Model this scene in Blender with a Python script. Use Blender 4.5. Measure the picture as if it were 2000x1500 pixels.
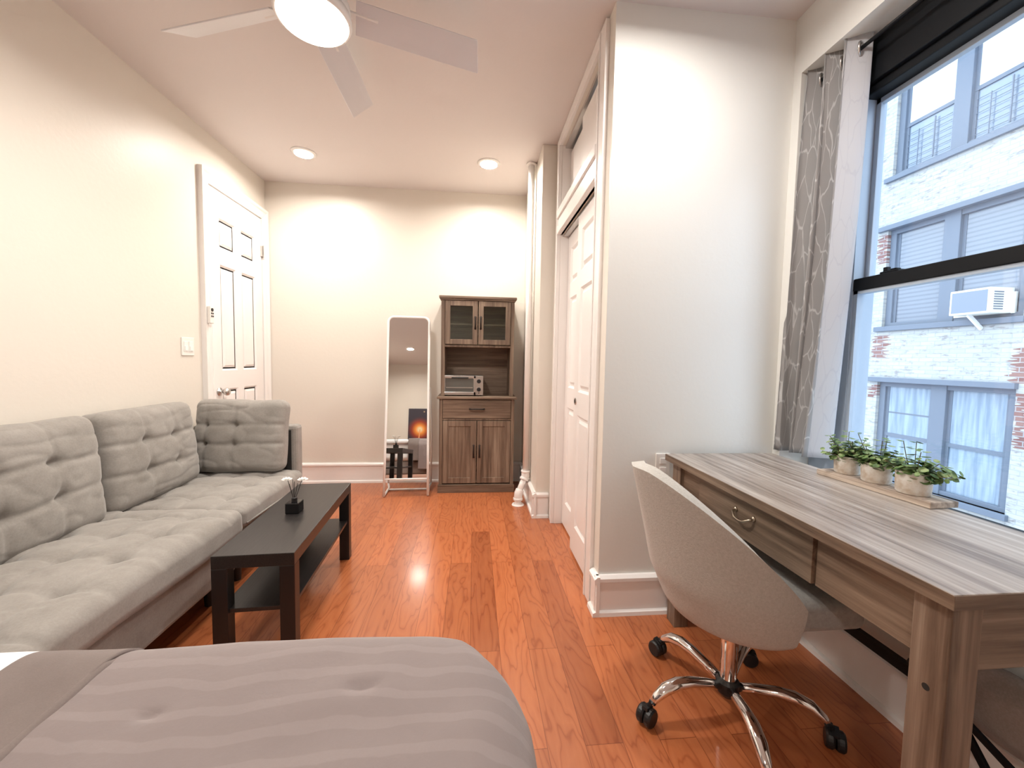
import bpy, bmesh, math, random
from math import pi, sin, cos, radians, exp
from mathutils import Vector, Matrix, noise
random.seed(7)
S = bpy.context.scene
for o in list(bpy.data.objects): bpy.data.objects.remove(o)
C = S.collection

# ------------------------------------------------------------------ camera
F = 780.0
cd = bpy.data.cameras.new('camera'); cam = bpy.data.objects.new('camera', cd); C.objects.link(cam)
cd.sensor_width = 36; cd.lens = F/2000*36; cd.clip_start = .02; cd.clip_end = 200
cam.matrix_world = (Matrix.Translation((0, 0, 1.2)) @ Matrix.Rotation(radians(-5.5), 4, 'Z')
                    @ Matrix.Rotation(pi/2+radians(-3.45), 4, 'X') @ Matrix.Rotation(radians(1.03), 4, 'Z'))
S.camera = cam
# ------------------------------------------------------------------ exposure
S.view_settings.view_transform = 'Standard'; S.view_settings.look = 'None'
S.view_settings.exposure = 0.26; S.view_settings.gamma = 1.0; S.view_settings.use_curve_mapping = False
# ------------------------------------------------------------------ sky (bright overcast)
SKY = 4.4
W = bpy.data.worlds.new('sky'); S.world = W; W.use_nodes = True
nt = W.node_tree; nt.nodes.clear()
wo = nt.nodes.new('ShaderNodeOutputWorld'); bg = nt.nodes.new('ShaderNodeBackground')
tc = nt.nodes.new('ShaderNodeTexCoord'); sp = nt.nodes.new('ShaderNodeSeparateXYZ'); cr = nt.nodes.new('ShaderNodeValToRGB')
nt.links.new(tc.outputs['Generated'], sp.inputs[0]); nt.links.new(sp.outputs['Z'], cr.inputs[0])
cr.color_ramp.elements[0].position = 0.0; cr.color_ramp.elements[0].color = (.30, .36, .46, 1)
cr.color_ramp.elements[1].position = .25; cr.color_ramp.elements[1].color = (.70, .86, 1.0, 1)
nt.links.new(cr.outputs[0], bg.inputs[0]); bg.inputs[1].default_value = SKY
nt.links.new(bg.outputs[0], wo.inputs[0])

# ------------------------------------------------------------------ room dimensions
H = 2.77; XL = -1.9; YB = 3.9; XC = .483; YC = 2.97; XD = .6; YF = 1.79; XR = 1.45; YN = -3.3
LIGHTS = [(-1.33, 3.33), (.10, 3.31), (.70, 1.22), (-1.08, -1.75)]
FAN = (-.64, 1.71)
WARM = (1.0, .93, .84)
def area_light(name, loc, r, power, col, spread=170):
    l = bpy.data.lights.new(name, 'AREA'); l.shape = 'DISK'; l.size = 2*r; l.energy = power; l.color = col; l.spread = radians(spread)
    o = bpy.data.objects.new(name, l); C.objects.link(o); o.location = loc; return o
P_REC = 15.0; P_FAN = 26.0

# ------------------------------------------------------------------ materials
def mat(name, base=(.8, .8, .8), rough=.5, metal=0.0, spec=.5, coat=0.0, sheen=0.0, emit=None, estr=0):
    m = bpy.data.materials.new(name); m.use_nodes = True
    b = m.node_tree.nodes['Principled BSDF']
    b.inputs['Base Color'].default_value = (*base, 1); b.inputs['Roughness'].default_value = rough
    b.inputs['Metallic'].default_value = metal; b.inputs['Specular IOR Level'].default_value = spec
    b.inputs['Coat Weight'].default_value = coat; b.inputs['Coat Roughness'].default_value = .12
    b.inputs['Sheen Weight'].default_value = sheen
    if emit: b.inputs['Emission Color'].default_value = (*emit, 1); b.inputs['Emission Strength'].default_value = estr
    return m
class N:
    def __init__(s, m): s.t = m.node_tree; s.b = s.t.nodes['Principled BSDF']
    def n(s, typ, **k):
        x = s.t.nodes.new(typ)
        for a, v in k.items(): setattr(x, a, v)
        return x
    def l(s, a, b): s.t.links.new(a, b)
    def coord(s, kind='Object', scale=(1, 1, 1), rot=(0, 0, 0), loc=(0, 0, 0)):
        t = s.n('ShaderNodeTexCoord'); mp = s.n('ShaderNodeMapping')
        mp.inputs['Scale'].default_value = scale; mp.inputs['Rotation'].default_value = rot; mp.inputs['Location'].default_value = loc
        s.l(t.outputs[kind], mp.inputs[0]); return mp.outputs[0]
    def noise(s, vec, sc, det=4, rough=.55, dist=0, dim='3D', w=None):
        x = s.n('ShaderNodeTexNoise', noise_dimensions=dim); x.inputs['Scale'].default_value = sc; x.inputs['Detail'].default_value = det
        x.inputs['Roughness'].default_value = rough; x.inputs['Distortion'].default_value = dist
        if vec: s.l(vec, x.inputs['Vector'])
        if w is not None: s.l(w, x.inputs['W'])
        return x.outputs[0]
    def ramp(s, fac, stops):
        r = s.n('ShaderNodeValToRGB'); e = r.color_ramp.elements
        while len(e) < len(stops): e.new(.5)
        for i, (p, c) in enumerate(stops):
            e[i].position = p; e[i].color = (*c, 1) if len(c) == 3 else c
        s.l(fac, r.inputs[0]); return r.outputs[0]
    def math(s, op, a, b=None, c=None):
        x = s.n('ShaderNodeMath', operation=op)
        for i, v in enumerate((a, b, c)):
            if v is None: continue
            if isinstance(v, (int, float)): x.inputs[i].default_value = v
            else: s.l(v, x.inputs[i])
        return x.outputs[0]
    def mix(s, fac, a, b, mode='MIX'):
        x = s.n('ShaderNodeMix', data_type='RGBA', blend_type=mode)
        for i, v in ((0, fac), (6, a), (7, b)):
            if isinstance(v, (int, float)): x.inputs[i].default_value = v
            elif isinstance(v, tuple): x.inputs[i].default_value = (*v, 1)
            else: s.l(v, x.inputs[i])
        return x.outputs[2]
    def bump(s, h, strength=.3, dist=.01):
        x = s.n('ShaderNodeBump'); x.inputs['Strength'].default_value = strength; x.inputs['Distance'].default_value = dist
        s.l(h, x.inputs['Height']); s.l(x.outputs[0], s.b.inputs['Normal'])
    def base(s, c): s.l(c, s.b.inputs['Base Color'])

def m_paint(name, col, rough=.38, bump=.05):
    m = mat(name, col, rough); q = N(m); h = q.noise(q.coord(), 38, 3); q.bump(h, bump, .01); return m
M = {}
M['wall'] = m_paint('cream wall paint', (.78, .735, .665), .42, .07)
M['ceiling'] = m_paint('ceiling paint', (.76, .71, .69), .6)
M['trim'] = m_paint('white gloss trim', (.90, .87, .85), .22, .03)
M['door'] = m_paint('white door paint', (.90, .87, .855), .28, .03)
M['white'] = mat('white metal', (.88, .87, .85), .3)
M['plastic'] = mat('white plastic', (.86, .84, .80), .4)
M['steel'] = mat('brushed steel', (.62, .6, .58), .28, 1)
M['chrome'] = mat('chrome', (.86, .86, .87), .06, 1)
M['bronze'] = mat('dark bronze', (.018, .012, .010), .4, .3)
M['black'] = mat('black lacquer', (.014, .013, .014), .35)
M['blackplastic'] = mat('black plastic', (.012, .012, .013), .45)
M['blackmetal'] = mat('black window metal', (.006, .007, .009), .45, spec=.2)
M['tabletop'] = mat('black brown foil', (.02, .018, .018), .32)
q = N(M['tabletop']); q.base(q.ramp(q.noise(q.coord(scale=(60, 3, 60)), 3), [(.3, (.016, .014, .014)), (.7, (.03, .027, .026))]))
M['brass'] = mat('antique pewter', (.50, .42, .33), .3, 1)
M['mirror'] = mat('mirror', (.93, .94, .93), .01, 1)
M['dark'] = mat('dark void', (.02, .018, .016), .8)
M['jamb'] = mat('grey aluminium jamb', (.42, .50, .60), .4)
M['diffuser'] = mat('glowing diffuser', (1, 1, 1), .5, emit=(1, .86, .72), estr=9)
M['fanblade'] = mat('fan blade white', (.75, .75, .77), .3)

def m_floor():
    m = mat('oak planks', rough=.28, coat=.25); q = N(m)
    v = q.coord('Object', rot=(0, 0, pi/2))
    def brick(c1, c2, mort, ms):
        b = q.n('ShaderNodeTexBrick', offset=.37, offset_frequency=2, squash=1.0); q.l(v, b.inputs['Vector'])
        b.inputs['Color1'].default_value = (*c1, 1); b.inputs['Color2'].default_value = (*c2, 1); b.inputs['Mortar'].default_value = (*mort, 1)
        b.inputs['Scale'].default_value = 1; b.inputs['Mortar Size'].default_value = ms; b.inputs['Mortar Smooth'].default_value = .1
        b.inputs['Brick Width'].default_value = 1.15; b.inputs['Row Height'].default_value = .121; b.inputs['Bias'].default_value = 0
        return b
    r = brick((0, 0, 0), (1, 1, 1), (.5, .5, .5), 0)
    w = q.math('MULTIPLY', r.outputs[0], 37)
    g1 = q.noise(q.coord('Object', scale=(8, 1.5, 1)), 1.0, 3, .5, .35, '4D', w)
    rings = q.math('PINGPONG', q.math('MULTIPLY', g1, 26), 1)
    fine = q.noise(q.coord('Object', scale=(140, 5, 1)), 1.0, 3, .6, 0, '4D', w)
    a = q.ramp(rings, [(0, (.33, .088, .030)), (.22, (.45, .140, .052)), (1, (.50, .168, .064))])
    a = q.mix(q.math('MULTIPLY', fine, .40), a, (.33, .090, .030))
    tone = q.ramp(r.outputs[0], [(0, (.66, .58, .56)), (.08, (.90, .87, .85)), (.5, (1.0, 1.0, 1.0)), (1, (1.13, 1.12, 1.10))])
    a = q.mix(1.0, a, tone, 'MULTIPLY')
    mo = brick((1, 1, 1), (1, 1, 1), (.55, .46, .42), .0012)
    a = q.mix(1.0, a, mo.outputs[0], 'MULTIPLY')
    q.base(a)
    q.bump(q.math('ADD', q.math('MULTIPLY', mo.outputs[1], -1.0), q.math('MULTIPLY', rings, .12)), .12, .002)
    return m
M['floor'] = m_floor()

def m_greywood(name, axis, tint=(1, 1, 1), rough=.42, seed=0):
    m = mat(name, rough=rough); q = N(m)
    sc = [28, 28, 28]; sc[axis] = 1.3
    v = q.coord('Object', scale=tuple(sc), loc=(seed, seed*2, 0))
    a = q.noise(v, 1.6, 6, .65, .25); b = q.noise(q.coord('Object', scale=tuple(x*.35 if i != axis else .8 for i, x in enumerate(sc))), 1.0, 3, .5, .6)
    f = q.math('ADD', q.math('MULTIPLY', a, .65), q.math('MULTIPLY', b, .4))
    t = lambda c: tuple(x*y for x, y in zip(c, tint))
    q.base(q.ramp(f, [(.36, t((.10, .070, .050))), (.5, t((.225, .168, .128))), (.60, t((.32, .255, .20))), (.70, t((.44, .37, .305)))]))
    q.bump(a, .12, .003)
    return m
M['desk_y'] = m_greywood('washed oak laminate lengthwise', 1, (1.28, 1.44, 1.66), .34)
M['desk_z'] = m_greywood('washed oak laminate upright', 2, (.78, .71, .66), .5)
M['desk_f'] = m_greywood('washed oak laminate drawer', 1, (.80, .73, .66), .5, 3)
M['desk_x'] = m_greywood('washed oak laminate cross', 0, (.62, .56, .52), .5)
M['cab_z'] = m_greywood('grey oak upright', 2, (.74, .66, .60), .55, 5)
M['cab_x'] = m_greywood('grey oak across', 0, (.74, .66, .60), .55, 6)

def m_fabric(name, c1, c2, weave=300, bump=.25, sheen=.25, mott=7):
    m = mat(name, rough=.92, spec=.15, sheen=sheen); q = N(m)
    a = q.noise(q.coord(), mott, 5, .6, .5); f = q.noise(q.coord(), weave, 2, .6)
    k = q.math('ADD', q.math('MULTIPLY', a, .7), q.math('MULTIPLY', f, .3))
    q.base(q.ramp(k, [(.36, c1), (.64, c2)])); q.bump(f, bump, .002); return m
M['sofa'] = m_fabric('grey microsuede', (.25, .232, .21), (.335, .314, .29), 120, .2, .35)
M['chairfab'] = m_fabric('heather linen', (.43, .412, .378), (.52, .502, .468), 260, .35, .2, 140)
M['seatfab'] = m_fabric('grey linen seat', (.30, .295, .28), (.38, .375, .36), 220, .3, .2, 60)
M['bag'] = m_fabric('grey bag cloth', (.20, .17, .15), (.30, .26, .24), 200, .3)
M['sheet'] = mat('white sheet', (.85, .86, .88), .85)
def m_comforter():
    m = mat('satin stripe comforter', rough=.75, spec=.25, sheen=.3); q = N(m)
    d = q.noise(q.coord(), 3.2, 2, .5); t = q.n('ShaderNodeTexCoord'); s = q.n('ShaderNodeSeparateXYZ'); q.l(t.outputs['Object'], s.inputs[0])
    y = q.math('ADD', q.math('ADD', s.outputs[1], q.math('MULTIPLY', d, .06)), q.math('MULTIPLY', q.noise(q.coord(), 13, 2), .022))
    w = q.math('SINE', q.math('MULTIPLY', y, 2*pi/.052))
    st = q.ramp(w, [(.35, (0, 0, 0)), (.6, (1, 1, 1))])
    w2 = q.noise(q.coord(), 500, 2)
    c = q.mix(st, (.240, .198, .192), (.272, .227, .220))
    c = q.mix(q.math('MULTIPLY', w2, .35), c, (.215, .175, .17))
    q.base(c); q.bump(q.noise(q.coord(), 24, 4, .6), .15, .01); return m
M['comforter'] = m_comforter()
M['comforterback'] = m_fabric('comforter reverse', (.185, .150, .138), (.225, .186, .172), 400, .2, .2)

def m_curtain():
    m = bpy.data.materials.new('leaf line curtain'); m.use_nodes = True; q = N(m)
    mp = q.coord('UV', scale=(30, 6.0, 1)); wv_ = q.n('ShaderNodeVectorMath', operation='ADD'); nz_ = q.n('ShaderNodeTexNoise'); nz_.inputs['Scale'].default_value = .8; q.l(mp, nz_.inputs['Vector']); q.l(mp, wv_.inputs[0]); q.l(nz_.outputs['Color'], wv_.inputs[1]); mp = wv_.outputs[0]
    v = q.n('ShaderNodeTexVoronoi', feature='DISTANCE_TO_EDGE'); v.inputs['Scale'].default_value = 1.0
    vn = q.n('ShaderNodeMapping'); vn.inputs['Rotation'].default_value = (0, 0, .5); q.l(mp, vn.inputs[0]); q.l(vn.outputs[0], v.inputs['Vector'])
    ln = q.ramp(v.outputs['Distance'], [(.012, (1, 1, 1)), (.04, (0, 0, 0))])
    col = q.mix(ln, (.50, .485, .475), (.80, .79, .78))
    uvn = q.n('ShaderNodeTexCoord'); us = q.n('ShaderNodeSeparateXYZ'); q.l(uvn.outputs['UV'], us.inputs[0])
    col = q.mix(q.math('GREATER_THAN', us.outputs[0], 3), col, q.mix(ln, (.80, .80, .82), (.74, .74, .77))); q.base(col); q.b.inputs['Roughness'].default_value = .7
    tr = q.n('ShaderNodeBsdfTranslucent'); q.l(q.mix(.5, col, (.75, .80, .88)), tr.inputs[0])
    ms = q.n('ShaderNodeMixShader'); ms.inputs[0].default_value = .42
    q.l(q.b.outputs[0], ms.inputs[1]); q.l(tr.outputs[0], ms.inputs[2]); q.l(ms.outputs[0], q.t.nodes['Material Output'].inputs[0])
    return m
M['curtain'] = m_curtain()

def m_glass(name, tint=(1, 1, 1), refl=.06, rough=0.0):
    m = bpy.data.materials.new(name); m.use_nodes = True; q = N(m)
    t = q.n('ShaderNodeBsdfTransparent'); t.inputs[0].default_value = (*tint, 1)
    g = q.n('ShaderNodeBsdfGlossy'); g.inputs['Roughness'].default_value = rough
    ms = q.n('ShaderNodeMixShader'); ms.inputs[0].default_value = refl
    q.l(t.outputs[0], ms.inputs[1]); q.l(g.outputs[0], ms.inputs[2]); q.l(ms.outputs[0], q.t.nodes['Material Output'].inputs[0])
    q.t.nodes.remove(q.b); return m
M['glass'] = m_glass('clear window glass', (.98, .99, 1), .05)
M['cabglass'] = m_glass('cabinet glass', (.80, .86, .82), .08, .08)

def m_brick():
    m = mat('whitewashed brick', rough=.85, spec=.2); q = N(m)
    t = q.n('ShaderNodeTexCoord'); s = q.n('ShaderNodeSeparateXYZ'); q.l(t.outputs['Object'], s.inputs[0])
    cb = q.n('ShaderNodeCombineXYZ'); q.l(s.outputs[1], cb.inputs[0]); q.l(s.outputs[2], cb.inputs[1])
    def brick(c1, c2, mo):
        b = q.n('ShaderNodeTexBrick', offset=.5); q.l(cb.outputs[0], b.inputs['Vector'])
        for k, c in (('Color1', c1), ('Color2', c2), ('Mortar', mo)): b.inputs[k].default_value = (*c, 1)
        b.inputs['Scale'].default_value = 1; b.inputs['Mortar Size'].default_value = .006; b.inputs['Brick Width'].default_value = .21; b.inputs['Row Height'].default_value = .068
        return b
    w = brick((.42, .42, .405), (.475, .475, .455), (.36, .37, .375)); r = brick((.22, .11, .10), (.28, .16, .14), (.34, .33, .33))
    chip = q.noise(q.coord('Object', scale=(1, 3.2, 11)), 2.2, 5, .65)
    c = q.mix(q.ramp(chip, [(.54, (0, 0, 0)), (.66, (1, 1, 1))]), w.outputs[0], (.27, .25, .245))
    # bare red brick at the jambs of the openings
    def band(v, a, b): return q.math('MULTIPLY', q.math('GREATER_THAN', v, a), q.math('LESS_THAN', v, b))
    nn = q.math('MULTIPLY', q.noise(q.coord('Object', scale=(1, 1, 14.7)), 2.0, 0), .34)
    yy = q.math('ADD', s.outputs[1], q.math('SUBTRACT', nn, .17))
    msk = q.math('MULTIPLY', band(yy, 6.74, 6.92), band(s.outputs[2], 3.10, 3.62))
    for a, b, z0, z1 in ((6.74, 6.90, .62, .86), (6.62, 6.86, 1.35, 1.78), (4.66, 4.86, .1, .86), (4.70, 4.9, 1.0, 1.5)):
        msk = q.math('MAXIMUM', msk, q.math('MULTIPLY', band(yy, a, b), band(s.outputs[2], z0, z1)))
    c = q.mix(msk, c, r.outputs[0])
    q.base(c); q.bump(w.outputs[1], -.3, .006); return m
M['brick'] = m_brick()
M['outframe'] = mat('slate painted timber', (.14, .165, .21), .6)
M['outpane'] = mat('reflective blue-grey pane', (.20, .25, .32), .06, 0, .8)  # even blue-grey base, glossy
M['outpane4'] = mat('upper pane with sky reflection', (.62, .66, .70), .06, 0, 1.0)  # sky reflection painted into the base colour
M['outpane2'] = mat('pane over blinds', (.33, .37, .42), .08, 0, .7)
q = N(M['outpane2']); s_ = q.n('ShaderNodeTexCoord'); z_ = q.n('ShaderNodeSeparateXYZ'); q.l(s_.outputs['Object'], z_.inputs[0])
q.base(q.ramp(q.math('PINGPONG', q.math('MULTIPLY', z_.outputs[2], 28), 1), [(.1, (.14, .16, .20)), (.6, (.20, .22, .26))]))
M['outpane3'] = mat('pane over lace curtain', (.42, .52, .64), .1, 0, .9)
q = N(M['outpane3']); q.base(q.ramp(q.noise(q.coord(scale=(1, 9, .7)), 2, 3), [(.35, (.17, .23, .30)), (.65, (.30, .37, .44))]))

# ------------------------------------------------------------------ mesh helpers
class MB:
    def __init__(s): s.v = []; s.f = []; s.mi = []; s.uv = None; s.m = 0
    def add(s, vs, fs):
        b = len(s.v); s.v += [Vector(p) for p in vs]; s.f += [tuple(i+b for i in f) for f in fs]; s.mi += [s.m]*len(fs); return s
    def box(s, x0, x1, y0, y1, z0, z1):
        return s.add([(x, y, z) for x in (x0, x1) for y in (y0, y1) for z in (z0, z1)],
                     [(0, 1, 3, 2), (4, 6, 7, 5), (0, 4, 5, 1), (2, 3, 7, 6), (0, 2, 6, 4), (1, 5, 7, 3)])
    def bar(s, a, b, w, t, up=(0, 0, 1)):
        a = Vector(a); b = Vector(b); d = (b-a).normalized(); u = Vector(up); x = d.cross(u).normalized(); u = x.cross(d)
        vs = [p+x*i*w/2+u*j*t/2 for p in (a, b) for i in (-1, 1) for j in (-1, 1)]
        return s.add(vs, [(0, 1, 3, 2), (4, 6, 7, 5), (0, 4, 5, 1), (2, 3, 7, 6), (0, 2, 6, 4), (1, 5, 7, 3)])
    def tube(s, pts, r, n=10, caps=True, flat=1.0):
        pts = [Vector(p) for p in pts]; rs = r if isinstance(r, (list, tuple)) else [r]*len(pts)
        ring = []; up = None; vs = []; fs = []
        for i, p in enumerate(pts):
            d = ((pts[min(i+1, len(pts)-1)]-p)+(p-pts[max(i-1, 0)])).normalized()
            if up is None: up = Vector((0, 0, 1)) if abs(d.z) < .9 else Vector((1, 0, 0))
            x = d.cross(up).normalized(); up = x.cross(d).normalized()
            for k in range(n):
                a = 2*pi*k/n; vs.append(p+x*cos(a)*rs[i]+up*sin(a)*rs[i]*flat)
        for i in range(len(pts)-1):
            for k in range(n): fs.append((i*n+k, i*n+(k+1) % n, (i+1)*n+(k+1) % n, (i+1)*n+k))
        if caps: fs += [tuple(range(n-1, -1, -1)), tuple((len(pts)-1)*n+k for k in range(n))]
        return s.add(vs, fs)
    def lathe(s, prof, c=(0, 0, 0), n=32, axis='z'):
        vs = []; fs = []; c = Vector(c)
        for r, z in prof:
            for k in range(n):
                a = 2*pi*k/n; p = (r*cos(a), r*sin(a), z)
                if axis == 'x': p = (p[2], p[0], p[1])
                if axis == 'y': p = (p[1], p[2], p[0])
                vs.append(c+Vector(p))
        for i in range(len(prof)-1):
            for k in range(n): fs.append((i*n+k, i*n+(k+1) % n, (i+1)*n+(k+1) % n, (i+1)*n+k))
        fs += [tuple(range(n-1, -1, -1)), tuple((len(prof)-1)*n+k for k in range(n))]
        return s.add(vs, fs)
    def prism(s, poly, z0, z1):
        n = len(poly); vs = [(x, y, z0) for x, y in poly]+[(x, y, z1) for x, y in poly]
        return s.add(vs, [tuple(range(n-1, -1, -1)), tuple(range(n, 2*n))]+[(i, (i+1) % n, n+(i+1) % n, n+i) for i in range(n)])
    def build(s, name, m, parent=None, smooth=False, bevel=0, sub=0, solid=0, mats=None):
        me = bpy.data.meshes.new(name); me.from_pydata([tuple(v) for v in s.v], [], s.f)
        for x in (mats or [m]): me.materials.append(x)
        if mats: me.polygons.foreach_set('material_index', s.mi)
        bm = bmesh.new(); bm.from_mesh(me); bmesh.ops.recalc_face_normals(bm, faces=bm.faces); bm.to_mesh(me); bm.free()
        if s.uv:
            ul = me.uv_layers.new(name='UVMap')
            for lp in me.loops: ul.data[lp.index].uv = s.uv[lp.vertex_index]
        if smooth: me.polygons.foreach_set('use_smooth', [True]*len(me.polygons))
        me.update(); o = bpy.data.objects.new(name, me); C.objects.link(o)
        if parent: o.parent = parent
        if solid: x = o.modifiers.new('solid', 'SOLIDIFY'); x.thickness = solid; x.offset = -1
        if bevel: x = o.modifiers.new('bevel', 'BEVEL'); x.width = bevel; x.segments = 2; x.limit_method = 'ANGLE'; x.angle_limit = radians(40)
        if sub: x = o.modifiers.new('sub', 'SUBSURF'); x.levels = sub; x.render_levels = sub
        return o
def tag(o, label, cat, group=None, kind=None):
    o['label'] = label; o['category'] = cat
    if group: o['group'] = group
    if kind: o['kind'] = kind
    return o
def thing(name, label, cat, loc=(0, 0, 0), rz=0, group=None):
    o = bpy.data.objects.new(name, None); o.empty_display_size = .05; C.objects.link(o); o.location = loc; o.rotation_euler = (0, 0, rz)
    return tag(o, label, cat, group)
def struct(mb, name, m, label=None, **k):
    o = mb.build(name, m, **k); o['kind'] = 'structure'
    if label: o['label'] = label
    return o
def copy_tree(o, parent=None):
    c = o.copy(); C.objects.link(c); c.parent = parent
    for ch in o.children: copy_tree(ch, c)
    return c
def box(x0, x1, y0, y1, z0, z1): return MB().box(x0, x1, y0, y1, z0, z1)

# ------------------------------------------------------------------ room shell
T = .12
WZ0, WZ1, WY0, WY1 = .66, 2.51, .66, 1.745         # window recess in the right wall
struct(box(XL-T, XR+.35, YN-T, YB+T, -T, 0), 'floor', M['floor'], 'orange-brown oak plank floor')
struct(box(XL-T, XR+.35, YN-T, YB+T, H, H+T), 'ceiling', M['ceiling'], 'plain painted ceiling')
struct(box(XL-T, XL, YN, YB, 0, H), 'wall_left', M['wall'], 'cream painted wall behind the sofa')
struct(box(XL-T, XR+.35, YB, YB+T, 0, H), 'wall_back', M['wall'], 'cream painted wall behind the mirror and cabinet')
struct(box(XL-T, XR+.35, YN-T, YN, 0, H), 'wall_front', M['wall'], 'cream painted wall that carries the canvas print')
struct(box(XC, XD+.3, YC, YB, 0, H), 'wall_chase', M['wall'], 'boxed-out cream corner beside the pipe', bevel=.004)
# closet: front wall around the openings, and the end wall with window light in its colour
OY0, OY1, DZ, UZ0, UZ1 = 1.95, 2.84, 2.09, 2.25, 2.70
w = MB().box(XD, XD+.09, YF, OY0, 0, H).box(XD, XD+.09, OY1, YC, 0, H).box(XD, XD+.09, OY0, OY1, DZ, UZ0).box(XD, XD+.09, OY0, OY1, UZ1, H)
struct(w, 'wall_closet', M['wall'], 'narrow wall that frames the closet doors')
M['facewall'] = m_paint('wall paint with window light', (.80, .80, .765), .40, .06)  # cool window light put into the wall's base colour
struct(box(XD+.09, XR+.02, YF, YF+.09, 0, H).box(XD+.001, XD+.09, YF-.001, YF, 0, H), 'wall_end', M['facewall'], 'wall behind the desk end, paled by window light in its colour')
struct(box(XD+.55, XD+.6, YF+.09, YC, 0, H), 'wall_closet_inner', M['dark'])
WT = .30
w = MB().box(XR, XR+WT, YN, WY0, 0, H).box(XR, XR+WT, WY0, WY1, 0, WZ0).box(XR, XR+WT, WY0, WY1, WZ1, H).box(XR, XR+WT, WY1, YF+.2, 0, H)
struct(w, 'wall_right', M['facewall'], 'wall around the window in the same window-lit colour')
struct(box(XR-.02, XR+.14, WY0, WY1, WZ0, WZ0+.02), 'trim_1', M['trim'], 'white window sill behind the desk', bevel=.004)

# baseboards: board, cap bead and shoe
def baseboard(name, a, b, nrm):
    a = Vector((*a, 0)); b = Vector((*b, 0)); n = Vector((*nrm, 0)); d = (b-a)
    mb = MB()
    prof = [(0, 0), (.032, 0), (.030, .018), (.016, .024), (.016, .158), (.026, .164), (.026, .180), (.012, .192), (0, .192)]
    vs = [p+n*u+Vector((0, 0, z)) for p in (a, b) for u, z in prof]; k = len(prof)
    mb.add(vs, [tuple(range(k)), tuple(range(2*k-1, k-1, -1))]+[(i, (i+1) % k, k+(i+1) % k, k+i) for i in range(k)])
    return struct(mb, name, M['trim'])
baseboard('baseboard_back', (XL, YB), (XC, YB), (0, -1))
baseboard('baseboard_left', (XL, YN), (XL, 2.99), (1, 0))
baseboard('baseboard_chase_side', (XC, YB), (XC, YC-.032), (-1, 0))
baseboard('baseboard_chase_front', (XC-.032, YC), (XD-.02, YC), (0, -1))
baseboard('baseboard_end', (XD-.02, YF), (XR, YF), (0, -1))
baseboard('baseboard_closet', (XD, YF-.032), (XD, 1.85), (-1, 0))
baseboard('baseboard_right', (XR, YN), (XR, YF), (-1, 0))
baseboard('baseboard_front', (XL, YN), (XR, YN), (0, 1))

# ------------------------------------------------------------------ panelled doors
def panel_door(name, parent, org, ax, up_w, hgt, thick, nrm, panels, m):
    """door slab in the plane through org spanned by ax (width) and z, with bevelled recessed panels"""
    mb = MB(); o = Vector(org); a = Vector(ax); n = Vector(nrm); z = Vector((0, 0, 1))
    P = lambda u, v, d: o+a*u+z*v+n*d
    us = sorted({0, up_w, *[p[0] for p in panels], *[p[1] for p in panels]}); vs_ = sorted({0, hgt, *[p[2] for p in panels], *[p[3] for p in panels]})
    for i in range(len(us)-1):
        for j in range(len(vs_)-1):
            u0, u1, v0, v1 = us[i], us[i+1], vs_[j], vs_[j+1]
            if any(p[0] <= u0+1e-6 and u1 <= p[1]+1e-6 and p[2] <= v0+1e-6 and v1 <= p[3]+1e-6 for p in panels): continue
            mb.add([P(u0, v0, 0), P(u1, v0, 0), P(u1, v1, 0), P(u0, v1, 0)], [(0, 1, 2, 3)])
    for u0, u1, v0, v1 in panels:
        r = [(0, 0), (.014, -.012), (.024, -.012), (.042, -.002)]
        rings = []
        for k, (ins, d) in enumerate(r): rings.append([P(u0+ins, v0+ins, d), P(u1-ins, v0+ins, d), P(u1-ins, v1-ins, d), P(u0+ins, v1-ins, d)])
        vs = [p for g in rings for p in g]; fs = []
        for k in range(len(r)-1):
            for e in range(4): fs.append((k*4+e, k*4+(e+1) % 4, (k+1)*4+(e+1) % 4, (k+1)*4+e))
        fs.append(tuple(range((len(r)-1)*4, len(r)*4))); mb.add(vs, fs)
    c = [P(0, 0, 0), P(up_w, 0, 0), P(up_w, hgt, 0), P(0, hgt, 0), P(0, 0, -thick), P(up_w, 0, -thick), P(up_w, hgt, -thick), P(0, hgt, -thick)]
    mb.add(c, [(0, 1, 5, 4), (1, 2, 6, 5), (2, 3, 7, 6), (3, 0, 4, 7), (4, 5, 6, 7)])
    ob = mb.build(name, m, parent); return ob
# left wall entry door (door_1)
DY0, DY1, DH = 3.10, 3.80, 2.40
d1 = panel_door('door_1', None, (XL+.012, DY0, .01), (0, 1, 0), DY1-DY0, DH-.01, .03, (1, 0, 0),
    [(.11, .31, 1.98, 2.20), (.39, .59, 1.98, 2.20), (.11, .31, 1.07, 1.86), (.39, .59, 1.07, 1.86), (.11, .31, .22, .93), (.39, .59, .22, .93)], M['door'])
d1['kind'] = 'structure'; d1['label'] = 'white six-panel door with a round steel knob'
MB().lathe([(.0, 0), (.030, 0), (.030, .006), (.012, .010), (.011, .030), (.024, .040), (.030, .052), (.027, .066), (.012, .074), (0, .074)], (XL+.012, 3.165, .925), 24, 'x').build('door_knob', M['steel'], d1, smooth=True)
for z in (2.12, .5):
    MB().tube([(XL+.03, DY1+.003, z-.05), (XL+.03, DY1+.003, z+.05)], .008, 10).box(XL+.013, XL+.028, DY1-.015, DY1+.012, z-.045, z+.045).build('hinge', M['steel'], d1)
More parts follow.
